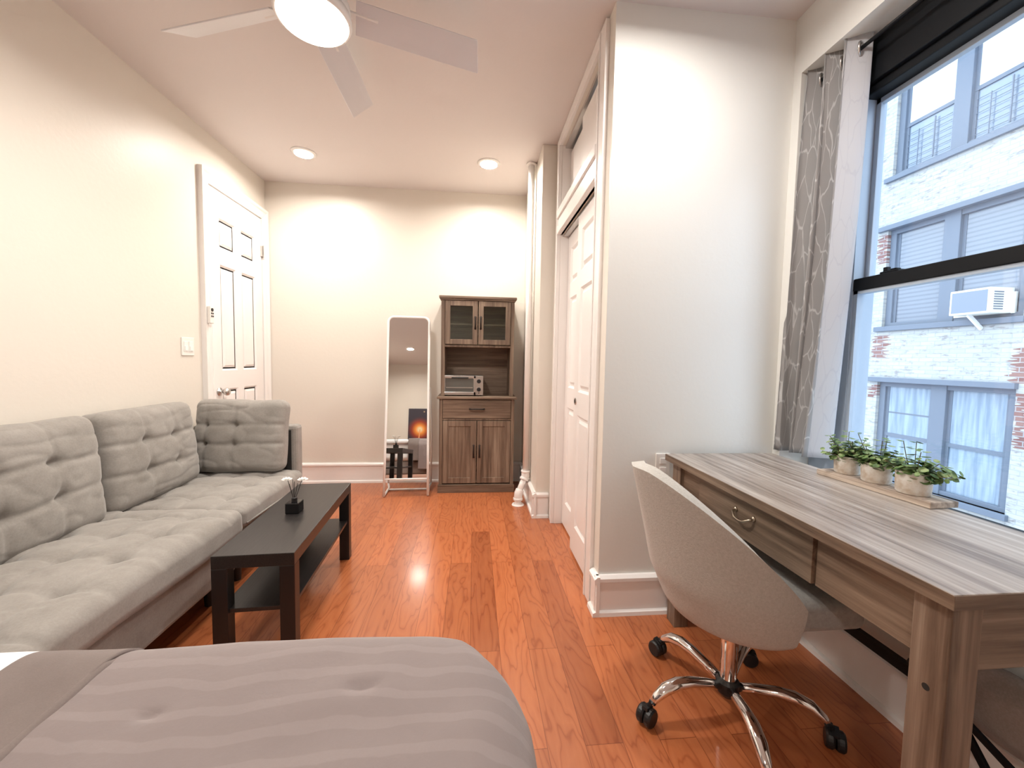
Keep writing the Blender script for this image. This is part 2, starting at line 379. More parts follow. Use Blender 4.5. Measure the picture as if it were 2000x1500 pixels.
def casing(name, y0, y1, z1, x, w, t, sgn):
    mb = MB()
    prof = [(0, 0), (w, 0), (w, t), (w-.018, t*1.0), (w-.03, t*.72), (.03, t*.62), (.018, t*.8), (0, t*.55)]
    # frame sweep: inner edge (y0,0) up to z1 across and down; u grows outward
    pts = lambda u, d: [(x+sgn*d, y0-u, 0), (x+sgn*d, y0-u, z1+u), (x+sgn*d, y1+u, z1+u), (x+sgn*d, y1+u, 0)]
    k = len(prof); L = [pts(u, d) for u, d in prof]; vs = [L[i][j] for j in range(4) for i in range(k)]; fs = []
    for j in range(3):
        for i in range(k): fs.append((j*k+i, j*k+(i+1) % k, (j+1)*k+(i+1) % k, (j+1)*k+i))
    fs += [tuple(range(k)), tuple(range(4*k-1, 3*k-1, -1))]
    mb.add(vs, fs); return struct(mb, name, M['trim'])
casing('trim_2', DY0-.008, DY1+.008, DH+.008, XL, .088, .034, 1)['label'] = 'white moulded casing around the entry door'
# remote holder hung on the casing
t = thing('remote_control', 'small white remote holder with dark buttons on the door casing', 'remote control', (XL+.03, 3.035, 1.42))
MB().box(.005, .026, -.022, .022, 0, .12).build('body', M['plastic'], t, bevel=.004)
MB().lathe([(0, 0), (.012, 0), (.012, .003), (0, .003)], (.026, 0, .095), 16, 'x').build('dial', M['blackplastic'], t)
for y_ in (-.008, .008):
    for z_ in (.045, .065): MB().box(.026, .029, y_-.004, y_+.004, z_, z_+.010).build('button', M['blackplastic'], t)
# light switch
t = thing('light_switch', 'white double rocker light switch plate beside the door', 'light switch', (XL, 2.86, 1.25))
MB().box(.0, .007, -.058, .058, -.06, .06).build('plate', M['plastic'], t, bevel=.003)
for y_ in (-.024, .024):
    MB().box(.007, .010, y_-.018, y_+.018, -.034, .034).box(.010, .013, y_-.012, y_+.012, -.028, .002).build('rocker', M['white'], t, bevel=.0015)
# wall outlet left of the desk
t = thing('wall_outlet', 'pale grey outlet plate on the wall just left of the desk', 'outlet', (.895, YF, .715))
MB().box(-.035, .035, -.006, 0, -.057, .057).build('plate', M['plastic'], t, bevel=.002)
for z_ in (-.022, .022): MB().box(-.016, .016, -.009, -.006, z_-.014, z_+.014).build('socket', M['white'], t, bevel=.002)

# closet trims and doors
cz = MB().box(XD-.020, XD, OY0-.085, OY0, 0, H-.01).box(XD-.020, XD, OY1, OY1+.085, 0, H-.01).box(XD-.020, XD, OY0, OY1, UZ1, H-.002)
cz.box(XD-.026, XD-.019, OY0-.012, OY0+.001, 0, H-.02).box(XD-.026, XD-.019, OY1-.001, OY1+.012, 0, UZ1)
cz.box(XD, XD+.09, OY0, OY0+.004, 0, UZ1).box(XD, XD+.09, OY1-.004, OY1, 0, UZ1)
struct(cz, 'trim_3', M['trim'], 'white casing around the closet', bevel=.003)
hd = MB().box(XD-.028, XD+.02, OY0, OY1, DZ, DZ+.055).box(XD-.022, XD+.02, OY0, OY1, DZ+.055, DZ+.105).box(XD-.034, XD+.02, OY0, OY1, DZ+.105, DZ+.16)
struct(hd, 'trim_4', M['trim'], 'moulded rail between the lower and upper closet doors', bevel=.006)
PD = [(.085, .215, 1.72, 1.95), (.265, .395, 1.72, 1.95), (.085, .215, .98, 1.62), (.265, .395, .98, 1.62), (.085, .215, .18, .84), (.265, .395, .18, .84)]
PD1 = [(.09, .39, 1.72, 1.96), (.09, .39, 1.00, 1.62), (.09, .39, .17, .86)]
d2 = panel_door('door_2', None, (XD+.022, 2.43, .015), (0, -1, 0), .476, DZ-.035, .03, (-1, 0, 0), PD1, M['door'])
d3 = panel_door('door_3', None, (XD+.058, 2.835, .015), (0, -1, 0), .476, DZ-.035, .022, (-1, 0, 0), PD1, M['door'])
for d, lab in ((d2, 'near sliding closet door with a round finger pull'), (d3, 'far sliding closet door, set behind the near one')): d['kind'] = 'structure'; d['label'] = lab
MB().lathe([(0, .004), (.010, .004), (.014, -.003), (.020, -.003), (.021, .002), (0, .002)], (XD+.020, 2.385, .955), 20, 'x').build('finger_pull', M['steel'], d2)
MB().lathe([(0, 0), (.013, 0), (.013, .003), (0, .003)], (XD+.0175, 2.385, .955), 20, 'x').build('pull_recess', M['dark'], d2)
for nm, x, y0, y1, lab in (('door_4', XD+.03, 1.955, 2.43, 'near plain upper closet door'), ('door_5', XD+.06, 2.38, 2.835, 'far plain upper closet door')):
    struct(box(x, x+.02, y0, y1, UZ0+.005, UZ1-.045), nm, M['door'], lab, bevel=.002)
struct(box(XD+.02, XD+.085, OY0+.004, OY1-.004, UZ1-.02, UZ1-.001), 'trim_5', M['steel'], 'metal track of the upper closet doors')
struct(box(XD+.02, XD+.085, OY0+.004, OY1-.004, DZ-.016, DZ-.001), 'trim_6', M['steel'], 'metal track of the lower closet doors')

# ------------------------------------------------------------------ ceiling lights
lab = ['recessed ceiling light nearer the entry door', 'recessed ceiling light above the tall cabinet', 'recessed ceiling light above the desk chair',
       'recessed ceiling light behind the camera, seen in the standing mirror']
for i, (x, y) in enumerate(LIGHTS):
    t = thing('recessed_light', lab[i], 'ceiling light', (x, y, H), 0, 'recessed ceiling lights')
    MB().lathe([(.068, -.002), (.070, -.010), (.088, -.006), (.092, 0), (.068, 0)], (0, 0, 0), 40).build('trim_ring', M['white'], t, smooth=True)
    MB().lathe([(0, -.001), (.069, -.001), (.069, -.004), (0, -.004)], (0, 0, 0), 40).build('lens', M['diffuser'], t)
    l = area_light('recessed_light_glow', (x, y, H-.013), .065, P_REC*(1.0, 1.0, .95, 2.0)[i], WARM if i != 2 else (1, .95, .90), 165); l.visible_camera = True
    l.parent = t; l.location = (0, 0, -.013)
# ceiling fan
fz = 2.50
t = thing('ceiling_fan', 'white five-blade ceiling fan with a glowing round light', 'ceiling fan', (FAN[0], FAN[1], H))
MB().lathe([(0, 0), (.075, 0), (.075, -.03), (.055, -.05), (.02, -.055), (.02, -.12), (.06, -.13), (.115, -.15), (.135, -.19), (.135, -.225), (0, -.225)], (0, 0, 0), 40).build('motor_housing', M['white'], t, smooth=True, bevel=.003)
MB().lathe([(.115, -.222), (.138, -.225), (.142, -.25), (.136, -.262), (.127, -.262)], (0, 0, 0), 48).build('light_ring', M['white'], t, smooth=True)
MB().lathe([(0, -.226), (.132, -.226), (.134, -.255), (.125, -.268), (.08, -.276), (0, -.278)], (0, 0, 0), 48).build('light_diffuser', M['diffuser'], t, smooth=True)
l = area_light('fan_glow', (0, 0, -.283), .115, P_FAN, (1, .94, .87), 180); l.parent = t
for k in range(5):
    a = radians(17+72*k); d = Vector((cos(a), sin(a), 0)); s = Vector((-sin(a), cos(a), 0))
    mb = MB(); n = 14; vs = []; fs = []
    for i in range(n+1):
        u = i/n; r_ = .155+.515*u; wd = .053+.006*u; sk = .012*u
        for j, (e, h) in enumerate(((-1, .028), (-.5, .013), (.5, -.013), (1, -.028))):
            rr = r_ + (.02*(e) if i == n else 0)
            vs.append(d*rr+s*(e*wd)+Vector((0, 0, -.205+h)))
    for i in range(n):
        for j in range(3): fs.append((i*4+j, i*4+j+1, (i+1)*4+j+1, (i+1)*4+j))
    mb.add(vs, fs); b = mb.build('blade', M['fanblade'], t, solid=.006, bevel=.002)
    MB().bar(d*.12+Vector((0, 0, -.195)), d*.24+Vector((0, 0, -.198)), .035, .008).build('blade_bracket', M['white'], b, bevel=.002)

# ------------------------------------------------------------------ window, rod, curtain
wx = 1.60; gy0, gy1 = .78, 1.575
wn = MB()
wn.box(wx, wx+.10, gy1, WY1-.002, WZ0+.02, WZ1-.001).box(wx, wx+.10, WY0+.002, gy0, WZ0+.02, WZ1-.001)
window = wn.build('window_1', M['jamb']); window['kind'] = 'structure'; window['label'] = 'black-framed double-hung window over the desk'
MB().box(wx-.03, wx+.05, gy0-.06, WY1-.004, 2.335, WZ1-.004).box(wx-.01, wx+.06, gy0, gy1, 2.30, 2.335).build('window_head', M['blackmetal'], window, bevel=.004)
up = MB().box(wx+.05, wx+.075, gy0, gy0+.02, 1.56, 2.32).box(wx+.05, wx+.075, gy1-.02, gy1, 1.56, 2.32).box(wx+.05, wx+.075, gy0, gy1, 2.28, 2.31).box(wx+.05, wx+.075, gy0, gy1, 1.545, 1.57)
up.build('upper_sash', M['jamb'], window, bevel=.002)
MB().box(wx+.060, wx+.064, gy0+.02, gy1-.02, 1.57, 2.28).build('pane', M['glass'], window)
lo = MB().box(wx, wx+.045, gy0, gy1, 1.515, 1.567).box(wx+.0, wx+.04, gy0, gy1, WZ0+.021, WZ0+.06)
lo.build('lower_sash', M['blackmetal'], window, bevel=.004)
MB().box(wx+.005, wx+.035, gy1-.018, gy1, WZ0+.05, 1.52).box(wx+.005, wx+.035, gy0, gy0+.018, WZ0+.05, 1.52).box(wx+.005, wx+.04, gy0, gy1, 1.503, 1.515).build('sash_stile', M['jamb'], window)
MB().box(wx+.018, wx+.022, gy0+.018, gy1-.018, WZ0+.06, 1.515).build('pane', M['glass'], window)
MB().box(wx+.005, wx+.035, 1.40, 1.47, 1.567, 1.575).box(wx+.010, wx+.026, 1.445, 1.462, 1.575, 1.592).box(wx+.008, wx+.03, 1.41, 1.432, 1.575, 1.581).build('sash_latch', M['blackmetal'], window, bevel=.002)
t = thing('curtain_rod', 'thin black tension rod across the top of the window recess', 'curtain rod', (1.51, WY1, 2.455))
MB().tube([(0, 0, 0), (0, -.47, 0)], .0075, 12).build('rod', M['blackmetal'], t, smooth=True)
MB().tube([(0, -.47, 0), (0, WY0-WY1, 0)], .0105, 12).build('rod_sleeve', M['blackmetal'], t, smooth=True)
MB().lathe([(0, 0), (.014, 0), (.014, -.012), (0, -.012)], (0, 0, 0), 16, 'y').build('end_cap', M['blackplastic'], t)

def curtain():
    t = thing('curtain', 'pale grey grommet curtain with white leafy lines at the window left', 'curtain', (0, 0, 0))
    mb = MB(); NU, NV = 150, 60; z0, z1 = .795, 2.515; uv = []
    rt = random.Random(3)
    def P(s, h):   # s 0..1 along the cloth, h 0 top .. 1 bottom
        ph = 2*pi*2.4*s
        amp = .046+.008*sin(3*h+s*4)
        yt = 1.722-.215*s; yb = 1.772-.19*s
        xt = 1.512; xb = 1.510
        k = h**1.3
        y = yt*(1-k)+yb*k; x = xt*(1-k)+xb*k
        x += amp*cos(ph+pi)*(1+.25*k); y += .012*sin(ph*2+.4)*(1-.4*s)+.006*sin(5*h+9*s)
        x -= .030*k*math.exp(-((s-.12)/.16)**2)
        if y > 1.735 and True: y = 1.735+(y-1.735)*(.4 if x > 1.45 else .7)
        return Vector((x, min(y, 1.738 if x > 1.44 else 1.78), z1+(z0-z1)*h))
    L = [0]
    for i in range(1, NU+1): L.append(L[-1]+(P(i/NU, .3)-P((i-1)/NU, .3)).length)
    vs = []
    for j in range(NV+1):
        for i in range(NU+1): vs.append(P(i/NU, j/NV)); uv.append((L[i]+(5 if i/NU > .865 else 0), j/NV*1.72))
    fs = [(j*(NU+1)+i, j*(NU+1)+i+1, (j+1)*(NU+1)+i+1, (j+1)*(NU+1)+i) for j in range(NV) for i in range(NU)]
    mb.add(vs, fs); mb.uv = uv; o = mb.build('curtain_cloth', M['curtain'], t, smooth=True, solid=.0015)
    for k in range(5):
        s = (k+.5)/4.8
        p = P(min(s, 1), .035)
        mb = MB(); n = 20; ring = []
        R0 = .024
        mb.tube([(1.512+.0, p.y+.0, 2.455)+Vector((cos(a)*R0*.5, 0, 0)) if False else Vector((1.510+R0*cos(a)*.8, p.y+R0*cos(a)*.5, 2.455+R0*sin(a))) for a in [2*pi*i/n for i in range(n+1)]], .005, 6)
        mb.build('grommet', M['steel'], t, smooth=True)
    return t
curtain()

# ------------------------------------------------------------------ cushions
def cushion(name, m, parent, w, d, h, tufts=(), puff=.35, n=36, axis='z', tuftdepth=.03, seed=0, corner=.06, wr=.006, lines=True, sig=.035):
    """soft block centred on 0: w (x) d (y) h (z); tufts on the +z face given as (x,y)"""
    bm = bmesh.new(); bmesh.ops.create_cube(bm, size=2); bmesh.ops.subdivide_edges(bm, edges=bm.edges, cuts=n, use_grid_fill=True)
    W2, D2, H2 = w/2, d/2, h/2
    r = min(corner, H2*.95)
    for v in bm.verts:
        x, y, z = v.co.x, v.co.y, v.co.z
        # ease the grid so that it is denser at the edges
        e = lambda t_: math.sin(t_*pi/2)*.35+t_*.65
        p = Vector((e(x)*W2, e(y)*D2, e(z)*H2))
        inn = Vector((max(-W2+r, min(W2-r, p.x)), max(-D2+r, min(D2-r, p.y)), max(-H2+r, min(H2-r, p.z))))
        q_ = p-inn
        if q_.length > 1e-6: p = inn+q_.normalized()*r if q_.length > r*.5 else p
        ex = 1-(p.x/W2)**2; ey = 1-(p.y/D2)**2
        pf = (max(ex, 0)*max(ey, 0))**.5
        k = max(0, p.z/H2)
        p.z += (pf-.55)*puff*h*(.5 if p.z > 0 else -.15)*min(1, abs(p.z)/H2)
        if p.z > 0:
            dz = 0
            for (tx, ty) in tufts:
                rr = math.hypot(p.x-tx, p.y-ty); dz += tuftdepth*exp(-(rr/sig)**1.3)
            if lines and tufts:
                xs = sorted({round(t_[0], 3) for t_ in tufts}); ys = sorted({round(t_[1], 3) for t_ in tufts})
                wob = noise.noise(Vector((p.x*5, p.y*5, seed)))*.018
                for ty in ys: dz += tuftdepth*.34*exp(-((p.y-ty+wob)/.013)**2)*(.7+.6*noise.noise(Vector((p.x*9, ty*3, seed))))
                for tx in xs: dz += tuftdepth*.24*exp(-((p.x-tx+wob)/.012)**2)*(.6+.8*noise.noise(Vector((tx*3, p.y*9, seed+4))))
            p.z -= dz*min(1, k*1.3)
        nn = v.normal if v.normal.length > 0 else Vector((0, 0, 1))
        s1 = noise.noise(Vector((p.x*5, p.y*5, p.z*5+seed)))*wr*1.8
        rid = 1-abs(noise.noise(Vector((p.x*7+seed, p.y*16, p.z*7))))*2
        s2 = (rid**3 if rid > 0 else 0)*wr*-.7
        p += p.normalized()*s1 + Vector((0, 0, s2*k))
        v.co = p
    me = bpy.data.meshes.new(name); bm.to_mesh(me); bm.free(); me.materials.append(m)
    me.polygons.foreach_set('use_smooth', [True]*len(me.polygons))
    o = bpy.data.objects.new(name, me); C.objects.link(o); o.parent = parent; return o

# ------------------------------------------------------------------ sofa
sofa = thing('sofa', 'grey tufted microsuede sectional sofa along the left wall', 'sofa', (0, 0, 0))
MB().box(-1.88, -1.165, .98, 2.06, .13, .315).build('base_frame', M['sofa'], sofa, bevel=.02)
MB().box(-1.88, -1.185, 2.07, 2.84, .13, .30).build('base_frame', M['sofa'], sofa, bevel=.02)
MB().box(-1.89, -1.80, .98, 2.84, .30, .70).build('back_frame', M['sofa'], sofa, bevel=.02)
MB().box(-1.89, -1.215, 2.865, 2.97, .10, .72).build('end_panel', M['sofa'], sofa, bevel=.022)
MB().box(-1.80, -1.25, 2.855, 2.866, .30, .69).build('panel_lining', M['dark'], sofa)
for x, y in ((-1.82, 1.05), (-1.25, 1.05), (-1.82, 1.98), (-1.25, 1.98), (-1.82, 2.9), (-1.26, 2.9), (-1.25, 2.2)):
    MB().lathe([(0, 0), (.02, 0), (.028, .13), (0, .13)], (x, y, 0), 14).build('foot', M['blackplastic'], sofa)
tf = [(x, y) for x in (-.19, .02, .22) for y in (-.40, -.19, .02, .23, .42)]
c = cushion('seat_cushion', M['sofa'], sofa, .74, 1.10, .155, [(x*.9, y) for x, y in tf if abs(y) < .5], .30, 100, seed=1, tuftdepth=.042, corner=.05, wr=.006, sig=.032); c.location = (-1.49, 1.525, .378)
c = cushion('seat_cushion', M['sofa'], sofa, .71, .74, .135, [(x, y) for x in (-.17, .02, .2) for y in (-.2, 0, .2)], .34, 76, seed=9, tuftdepth=.038, corner=.045, wr=.006, sig=.030); c.location = (-1.505, 2.455, .372)
def piping(pts, r, par): MB().tube(pts, r, 8).build('piping', M['sofa'], par, smooth=True)
piping([(-1.148, 2.12, .343), (-1.146, 2.45, .341), (-1.150, 2.79, .343)], .005, sofa)
def backpad(label, loc, w, h, tuft, rot, seed, group='loose back cushions of the sofa', th=.17):
    t = thing('back_cushion', label, 'cushion', loc, 0, group)
    c = cushion('cushion_body', M['sofa'], t, w, h, th, tuft, .55, 70, seed=seed, tuftdepth=.036, corner=.055, wr=.0065, sig=.024)
    # local +z (the tufted face) turns towards the room
    c.rotation_euler = rot; return t
R1 = Matrix(((0, 0, 1), (1, 0, 0), (0, 1, 0))).to_euler()      # x->Y, y->Z, z->X
def rotx(tilt): return (Matrix.Rotation(-tilt, 3, 'Y') @ Matrix(((0, 0, 1), (1, 0, 0), (0, 1, 0)))).to_euler()
T4 = [(x, y) for x in (-.095, .105) for y in (-.075, .075)]
backpad('near tufted grey back cushion cut by the photo edge', (-1.765, 1.665, .665), .67, .50, [(x, y) for x in (-.10, .10) for y in (-.07, .075)], rotx(radians(7)), 2)
backpad('middle tufted grey back cushion', (-1.765, 2.325, .665), .62, .49, T4, rotx(radians(7)), 5)
backpad('tufted grey back cushion that faces the room from the far end', (-1.515, 2.765, .672), .56, .47, [(x, y) for x in (-.19, -.01) for y in (-.05, .065)],
        (radians(90-10), 0, 0), 8, th=.15)

# ------------------------------------------------------------------ coffee table and reed diffuser
ct = thing('coffee_table', 'narrow black coffee table with a lower shelf beside the sofa', 'coffee table', (-.845, 1.985, 0), radians(3.2))
hw, hl = .146, .437
MB().box(-hw, hw, -hl, hl, .40, .45).build('tabletop', M['tabletop'], ct, bevel=.002)
for sx in (-1, 1):
    for sy in (-1, 1):
        x0, x1 = (sx*hw, sx*(hw-.055)); y0, y1 = (sy*hl, sy*(hl-.05))
        MB().box(min(x0, x1), max(x0, x1), min(y0, y1), max(y0, y1), 0, .40).build('leg', M['black'], ct, bevel=.002)
MB().box(-hw+.02, hw-.01, -hl+.01, hl-.01, .222, .238).build('shelf', M['tabletop'], ct, bevel=.001)
t = thing('reed_diffuser', 'small black reed diffuser with white flowers on the coffee table', 'diffuser', (-.852, 1.975, .45))
MB().box(-.031, .031, -.031, .031, 0, .052).build('bottle', mat('black gloss glass', (.008, .008, .009), .08), t, bevel=.004)
MB().lathe([(0, .052), (.013, .052), (.013, .070), (.010, .072), (0, .072)], (0, 0, 0), 20).build('bottle_neck', M['black'], t)
for dx, dy, hh in ((-.034, .006, .122), (.034, .01, .118), (.006, -.01, .115), (-.012, .012, .118), (.016, .0, .10), (-.02, -.008, .10)):
    MB().tube([(dx*.1, dy*.1, .06), (dx*.95, dy*.95, .06+hh*.8)], .0013, 6).build('reed', M['black'], t)
petal = mat('white petals', (.92, .90, .86), .7)
for dx, dy, hz in ((-.036, .006, .165), (.036, .01, .163)):
    mb = MB(); rr = random.Random(int(hz*1000))
    for ring, (n_, r_, tl) in enumerate(((9, .024, .15), (7, .019, .5), (6, .013, .9), (4, .008, 1.2))):
        for i in range(n_):
            a = 2*pi*i/n_+ring*.4; d = Vector((cos(a), sin(a), 0)); s = Vector((-sin(a), cos(a), 0)); b_ = Vector((dx, dy, hz-.01))
            tip = d*cos(tl)*r_+Vector((0, 0, sin(tl)*r_)); mid = tip*.6+Vector((0, 0, -.001))
            mb.add([b_, b_+mid-s*r_*.32, b_+tip-s*r_*.15, b_+tip+s*r_*.15, b_+mid+s*r_*.32], [(0, 1, 2, 3, 4)])
    mb.build('flower', petal, t, solid=.001)

# ------------------------------------------------------------------ standing mirror
mt = thing('standing_mirror', 'tall white-framed standing mirror leaning beside the cabinet', 'mirror', (-.5725, 3.465, 0), radians(1.8))
tilt = .124; mw = .178; mh = 1.575
def MP(u, h, d=0): return Vector((u, h*math.sin(tilt)+d, h*math.cos(tilt)))
path = [MP(-mw-.008, .008), MP(-mw-.004, .4), MP(-mw, 1.0)]
rc = .05
for i in range(9):
    a = pi-i*pi/16; path.append(MP(-mw+rc+rc*cos(a), mh-rc+rc*sin(a)))
for i in range(9):
    a = pi/2-i*pi/16; path.append(MP(mw-rc+rc*cos(a), mh-rc+rc*sin(a)))
path += [MP(mw, 1.0), MP(mw+.004, .4), MP(mw+.008, .008)]
MB().tube(path, .011, 12).build('frame', M['white'], mt, smooth=True)
# glass with rounded top corners
pl = [(-mw+.006, .155), (mw-.006, .155)]
r2 = .044
pl += [(mw-.006-r2+r2*cos(a), mh-.006-r2+r2*sin(a)) for a in [i*pi/16 for i in range(9)]]
pl += [(-mw+.006+r2+r2*cos(a), mh-.006-r2+r2*sin(a)) for a in [pi/2+i*pi/16 for i in range(9)]]
mb = MB(); n = len(pl)
mb.add([MP(u, v, -.004) for u, v in pl]+[MP(u, v, .004) for u, v in pl], [tuple(range(n)), tuple(range(2*n-1, n-1, -1))]+[(i, (i+1) % n, n+(i+1) % n, n+i) for i in range(n)])
mb.build('mirror_glass', M['mirror'], mt)
MB().tube([MP(-mw, .152), MP(mw, .152)], .009, 10).build('bottom_rail', M['white'], mt, smooth=True)
for s in (-1, 1):
    MB().tube([(s*(mw+.008), .0, .012), (s*(mw+.0), .22, .012), (s*(mw+.015), .27, .035)], .009, 10).tube([(s*(mw+.015), .27, .03), (s*(mw+.02), .275, .5), (s*(mw+.01), .20, .93)], .008, 10).build('side_foot', M['white'], mt, smooth=True)
MB().tube([(-mw-.01, .20, .93), (mw+.01, .20, .93)], .008, 10).build('hanging_rail', M['white'], mt, smooth=True)
MB().tube([(-mw-.005, .17, .012), (mw+.005, .17, .012)], .008, 10).build('cross_bar', M['white'], mt, smooth=True)

# ------------------------------------------------------------------ pantry cabinet
cb = thing('pantry_cabinet', 'tall grey oak pantry cabinet with glass upper doors', 'cabinet', (.033, 3.56, 0))
x0, x1, dp = -.335, .335, .335
body = MB()
body.box(x0, x0+.03, .0, dp, .0, .845).box(x1-.03, x1, .0, dp, .0, .845).box(x0, x1, .0, dp, .0, .075)
body.box(x0+.03, x1-.03, .002, dp, .09, .105).box(x0+.03, x1-.03, .002, dp, .655, .668)
body.box(x0+.012, x0+.045, .02, dp, .87, 1.725).box(x1-.045, x1-.012, .02, dp, .87, 1.725).box(x0+.045, x1-.045, .02, dp, 1.305, 1.325).box(x0+.045, x1-.045, .02, dp, 1.712, 1.73)
body.build('carcass', M['cab_z'], cb, bevel=.0025)
MB().box(x0+.03, x1-.03, -.003, .01, .07, .075).box(x0-.008, x1+.008, -.012, .02, 0, .072).build('plinth', M['cab_x'], cb, bevel=.003)
MB().box(x0-.018, x1+.018, -.02, dp, .845, .868).build('counter', M['cab_x'], cb, bevel=.004)
MB().box(x0-.006, x1+.006, -.005, dp, 1.728, 1.752).box(x0+.004, x1-.004, .006, dp, 1.715, 1.729).build('cornice', M['cab_x'], cb, bevel=.005)
MB().box(x0+.002, x1-.002, dp-.013, dp-.001, .05, 1.72).build('back_panel', M['cab_x'], cb)
MB().box(x0+.045, x1-.045, .05, .32, 1.502, 1.516).build('inner_shelf', M['cab_x'], cb)
def handle(par, p, d, L, m):
    p = Vector(p); d = Vector(d); o = Vector((0, -1, 0))
    mb = MB().tube([p-d*L/2, p-d*L/2+o*.016, p-d*L*.38+o*.024, p+d*L*.38+o*.024, p+d*L/2+o*.016, p+d*L/2], .0062, 8)
    for s in (-1, 1): mb.lathe([(0, 0), (.009, 0), (.009, -.004), (0, -.004)], p+d*s*L/2, 12, 'y')
    return mb.build('handle', m, par, smooth=True)
def shaker(name, xa, xb, za, zb, fw, glass=False, hx=None, hz=None):
    y = -.004 if not glass else .004
    mb = MB().box(xa, xa+fw, y, y+.016, za, zb).box(xb-fw, xb, y, y+.016, za, zb).box(xa+fw, xb-fw, y, y+.016, za, za+fw).box(xa+fw, xb-fw, y, y+.016, zb-fw, zb)
    if not glass: mb.box(xa+fw-.004, xb-fw+.004, y+.008, y+.014, za+fw-.004, zb-fw+.004)
    o = mb.build(name, M['cab_z'], cb, bevel=.002)
    if glass: MB().box(xa+fw-.003, xb-fw+.003, y+.006, y+.009, za+fw-.003, zb-fw+.003).build('glass_pane', M['cabglass'], o)
    handle(o, (hx, y, hz), (0, 0, 1), .105 if not glass else .10, M['bronze'])
shaker('door', x0+.033, -.003, .085, .650, .05, False, -.026, .375)
shaker('door', .003, x1-.033, .085, .650, .05, False, .026, .375)
shaker('door', x0+.048, -.004, 1.330, 1.710, .044, True, -.024, 1.52)
shaker('door', .004, x1-.048, 1.330, 1.710, .044, True, .024, 1.52)
dr = MB().box(x0+.033, x1-.033, -.004, .014, .672, .838).build('drawer', M['cab_x'], cb, bevel=.002)
handle(dr, (0, -.004, .757), (1, 0, 0), .125, M['bronze'])
# toaster oven
to = thing('toaster_oven', 'small silver toaster oven in the cabinet niche', 'toaster oven', (-.095, 3.585, .868))
MB().box(-.178, .178, .012, .24, .012, .182).build('casing', mat('dark oven shell', (.09, .085, .08), .4, .5), to, bevel=.006)
fr = MB().box(-.18, .115, 0, .013, .010, .038).box(-.18, .115, 0, .013, .160, .184).box(-.18, -.158, 0, .013, .038, .160).box(.095, .18, 0, .013, .010, .184)
fr.build('front_panel', M['steel'], to, bevel=.002)
MB().box(-.158, .095, .006, .010, .038, .160).build('glass_door', mat('oven glass', (.10, .10, .09), .08, 0, .8), to)
MB().box(-.10, .05, -.02, -.010, .160, .170).box(-.10, -.09, -.014, .002, .160, .170).box(.04, .05, -.014, .002, .160, .170).build('door_handle', M['blackplastic'], to, bevel=.003)
MB().box(-.150, .088, .002, .006, .072, .080).build('rack_edge', M['steel'], to)
for z in (.135, .062): MB().lathe([(0, 0), (.019, 0), (.017, -.014), (0, -.014)], (.142, 0, z), 20, 'y').box(.140, .144, -.018, -.012, z-.014, z+.014).build('dial_knob', M['blackplastic'], to)
MB().lathe([(0, 0), (.005, 0), (.005, -.003), (0, -.003)], (.142, 0, .030), 12, 'y').build('indicator', M['blackplastic'], to)
for x in (-.15, .15):
    for y in (.03, .21): MB().lathe([(0, 0), (.012, 0), (.012, .013), (0, .013)], (x, y, 0), 12).build('foot', M['blackplastic'], to)

# ------------------------------------------------------------------ heating pipe
hp = thing('heating_pipe', 'white painted floor-to-ceiling pipe with elbows in the corner', 'pipe', (0, 0, 0))
px, py = .442, 3.27
MB().tube([(px, py, .235), (px, py, H-.001)], .0255, 20).build('riser', M['trim'], hp, smooth=True)
MB().lathe([(0, 0), (.04, 0), (.045, -.012), (.03, -.016), (0, -.016)], (px, py, H-.001), 20).build('ceiling_collar', M['trim'], hp)
e0 = Vector((px, py, .235)); e1 = Vector((.382, 3.235, .095))
MB().tube([e0+Vector((0, 0, .03)), e0, e0+(e1-e0)*.18], [.034, .036, .033], 18).tube([e0+Vector((0, 0, .028)), e0+Vector((0, 0, .045))], .039, 18).tube([e0+(e1-e0)*.12, e0+(e1-e0)*.25], .038, 18).build('elbow', M['trim'], hp, smooth=True, bevel=.003)
MB().tube([e0+(e1-e0)*.1, e1], .026, 18).build('nipple', M['trim'], hp, smooth=True)
MB().tube([e1+(e0-e1)*.22, e1, e1+Vector((-.004, -.002, -.04))], [.035, .036, .035], 18).tube([e1+Vector((-.004, -.002, -.035)), e1+Vector((-.004, -.002, -.055))], .040, 18).build('elbow', M['trim'], hp, smooth=True, bevel=.003)
MB().tube([e1+Vector((-.004, -.002, -.03)), e1+Vector((-.004, -.002, -.094))], .028, 16).lathe([(0, .001), (.052, .001), (.045, .010), (0, .012)], (e1.x-.004, e1.y-.002, 0), 24).build('floor_collar', M['trim'], hp)

# ------------------------------------------------------------------ desk
dk = thing('desk', 'washed grey oak writing desk under the window', 'desk', (0, 0, 0))
DX0, DX1, DYa, DYb, DT = .890, 1.415, .632, 1.752, .78
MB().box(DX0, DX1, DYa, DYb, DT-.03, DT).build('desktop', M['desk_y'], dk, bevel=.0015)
MB().box(DX0-.0012, DX0+.0006, DYa-.0012, DYb, DT-.0295, DT-.0015).build('edge_shade', M['desk_f'], dk)  # front edge shading painted as a thin darker strip
MB().box(DX0+.0006, DX1, DYa-.0012, DYa+.0006, DT-.0295, DT-.0015).build('edge_shade', M['desk_x'], dk)  # near edge shading, likewise put into a darker strip
for (xa, xb) in ((DX0+.028, DX0+.095), (DX1-.075, DX1-.01)):
    for (ya, yb) in ((DYa+.02, DYa+.088), (DYb-.088, DYb-.02)):
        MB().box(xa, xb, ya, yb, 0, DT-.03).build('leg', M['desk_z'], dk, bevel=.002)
AP = DT-.03
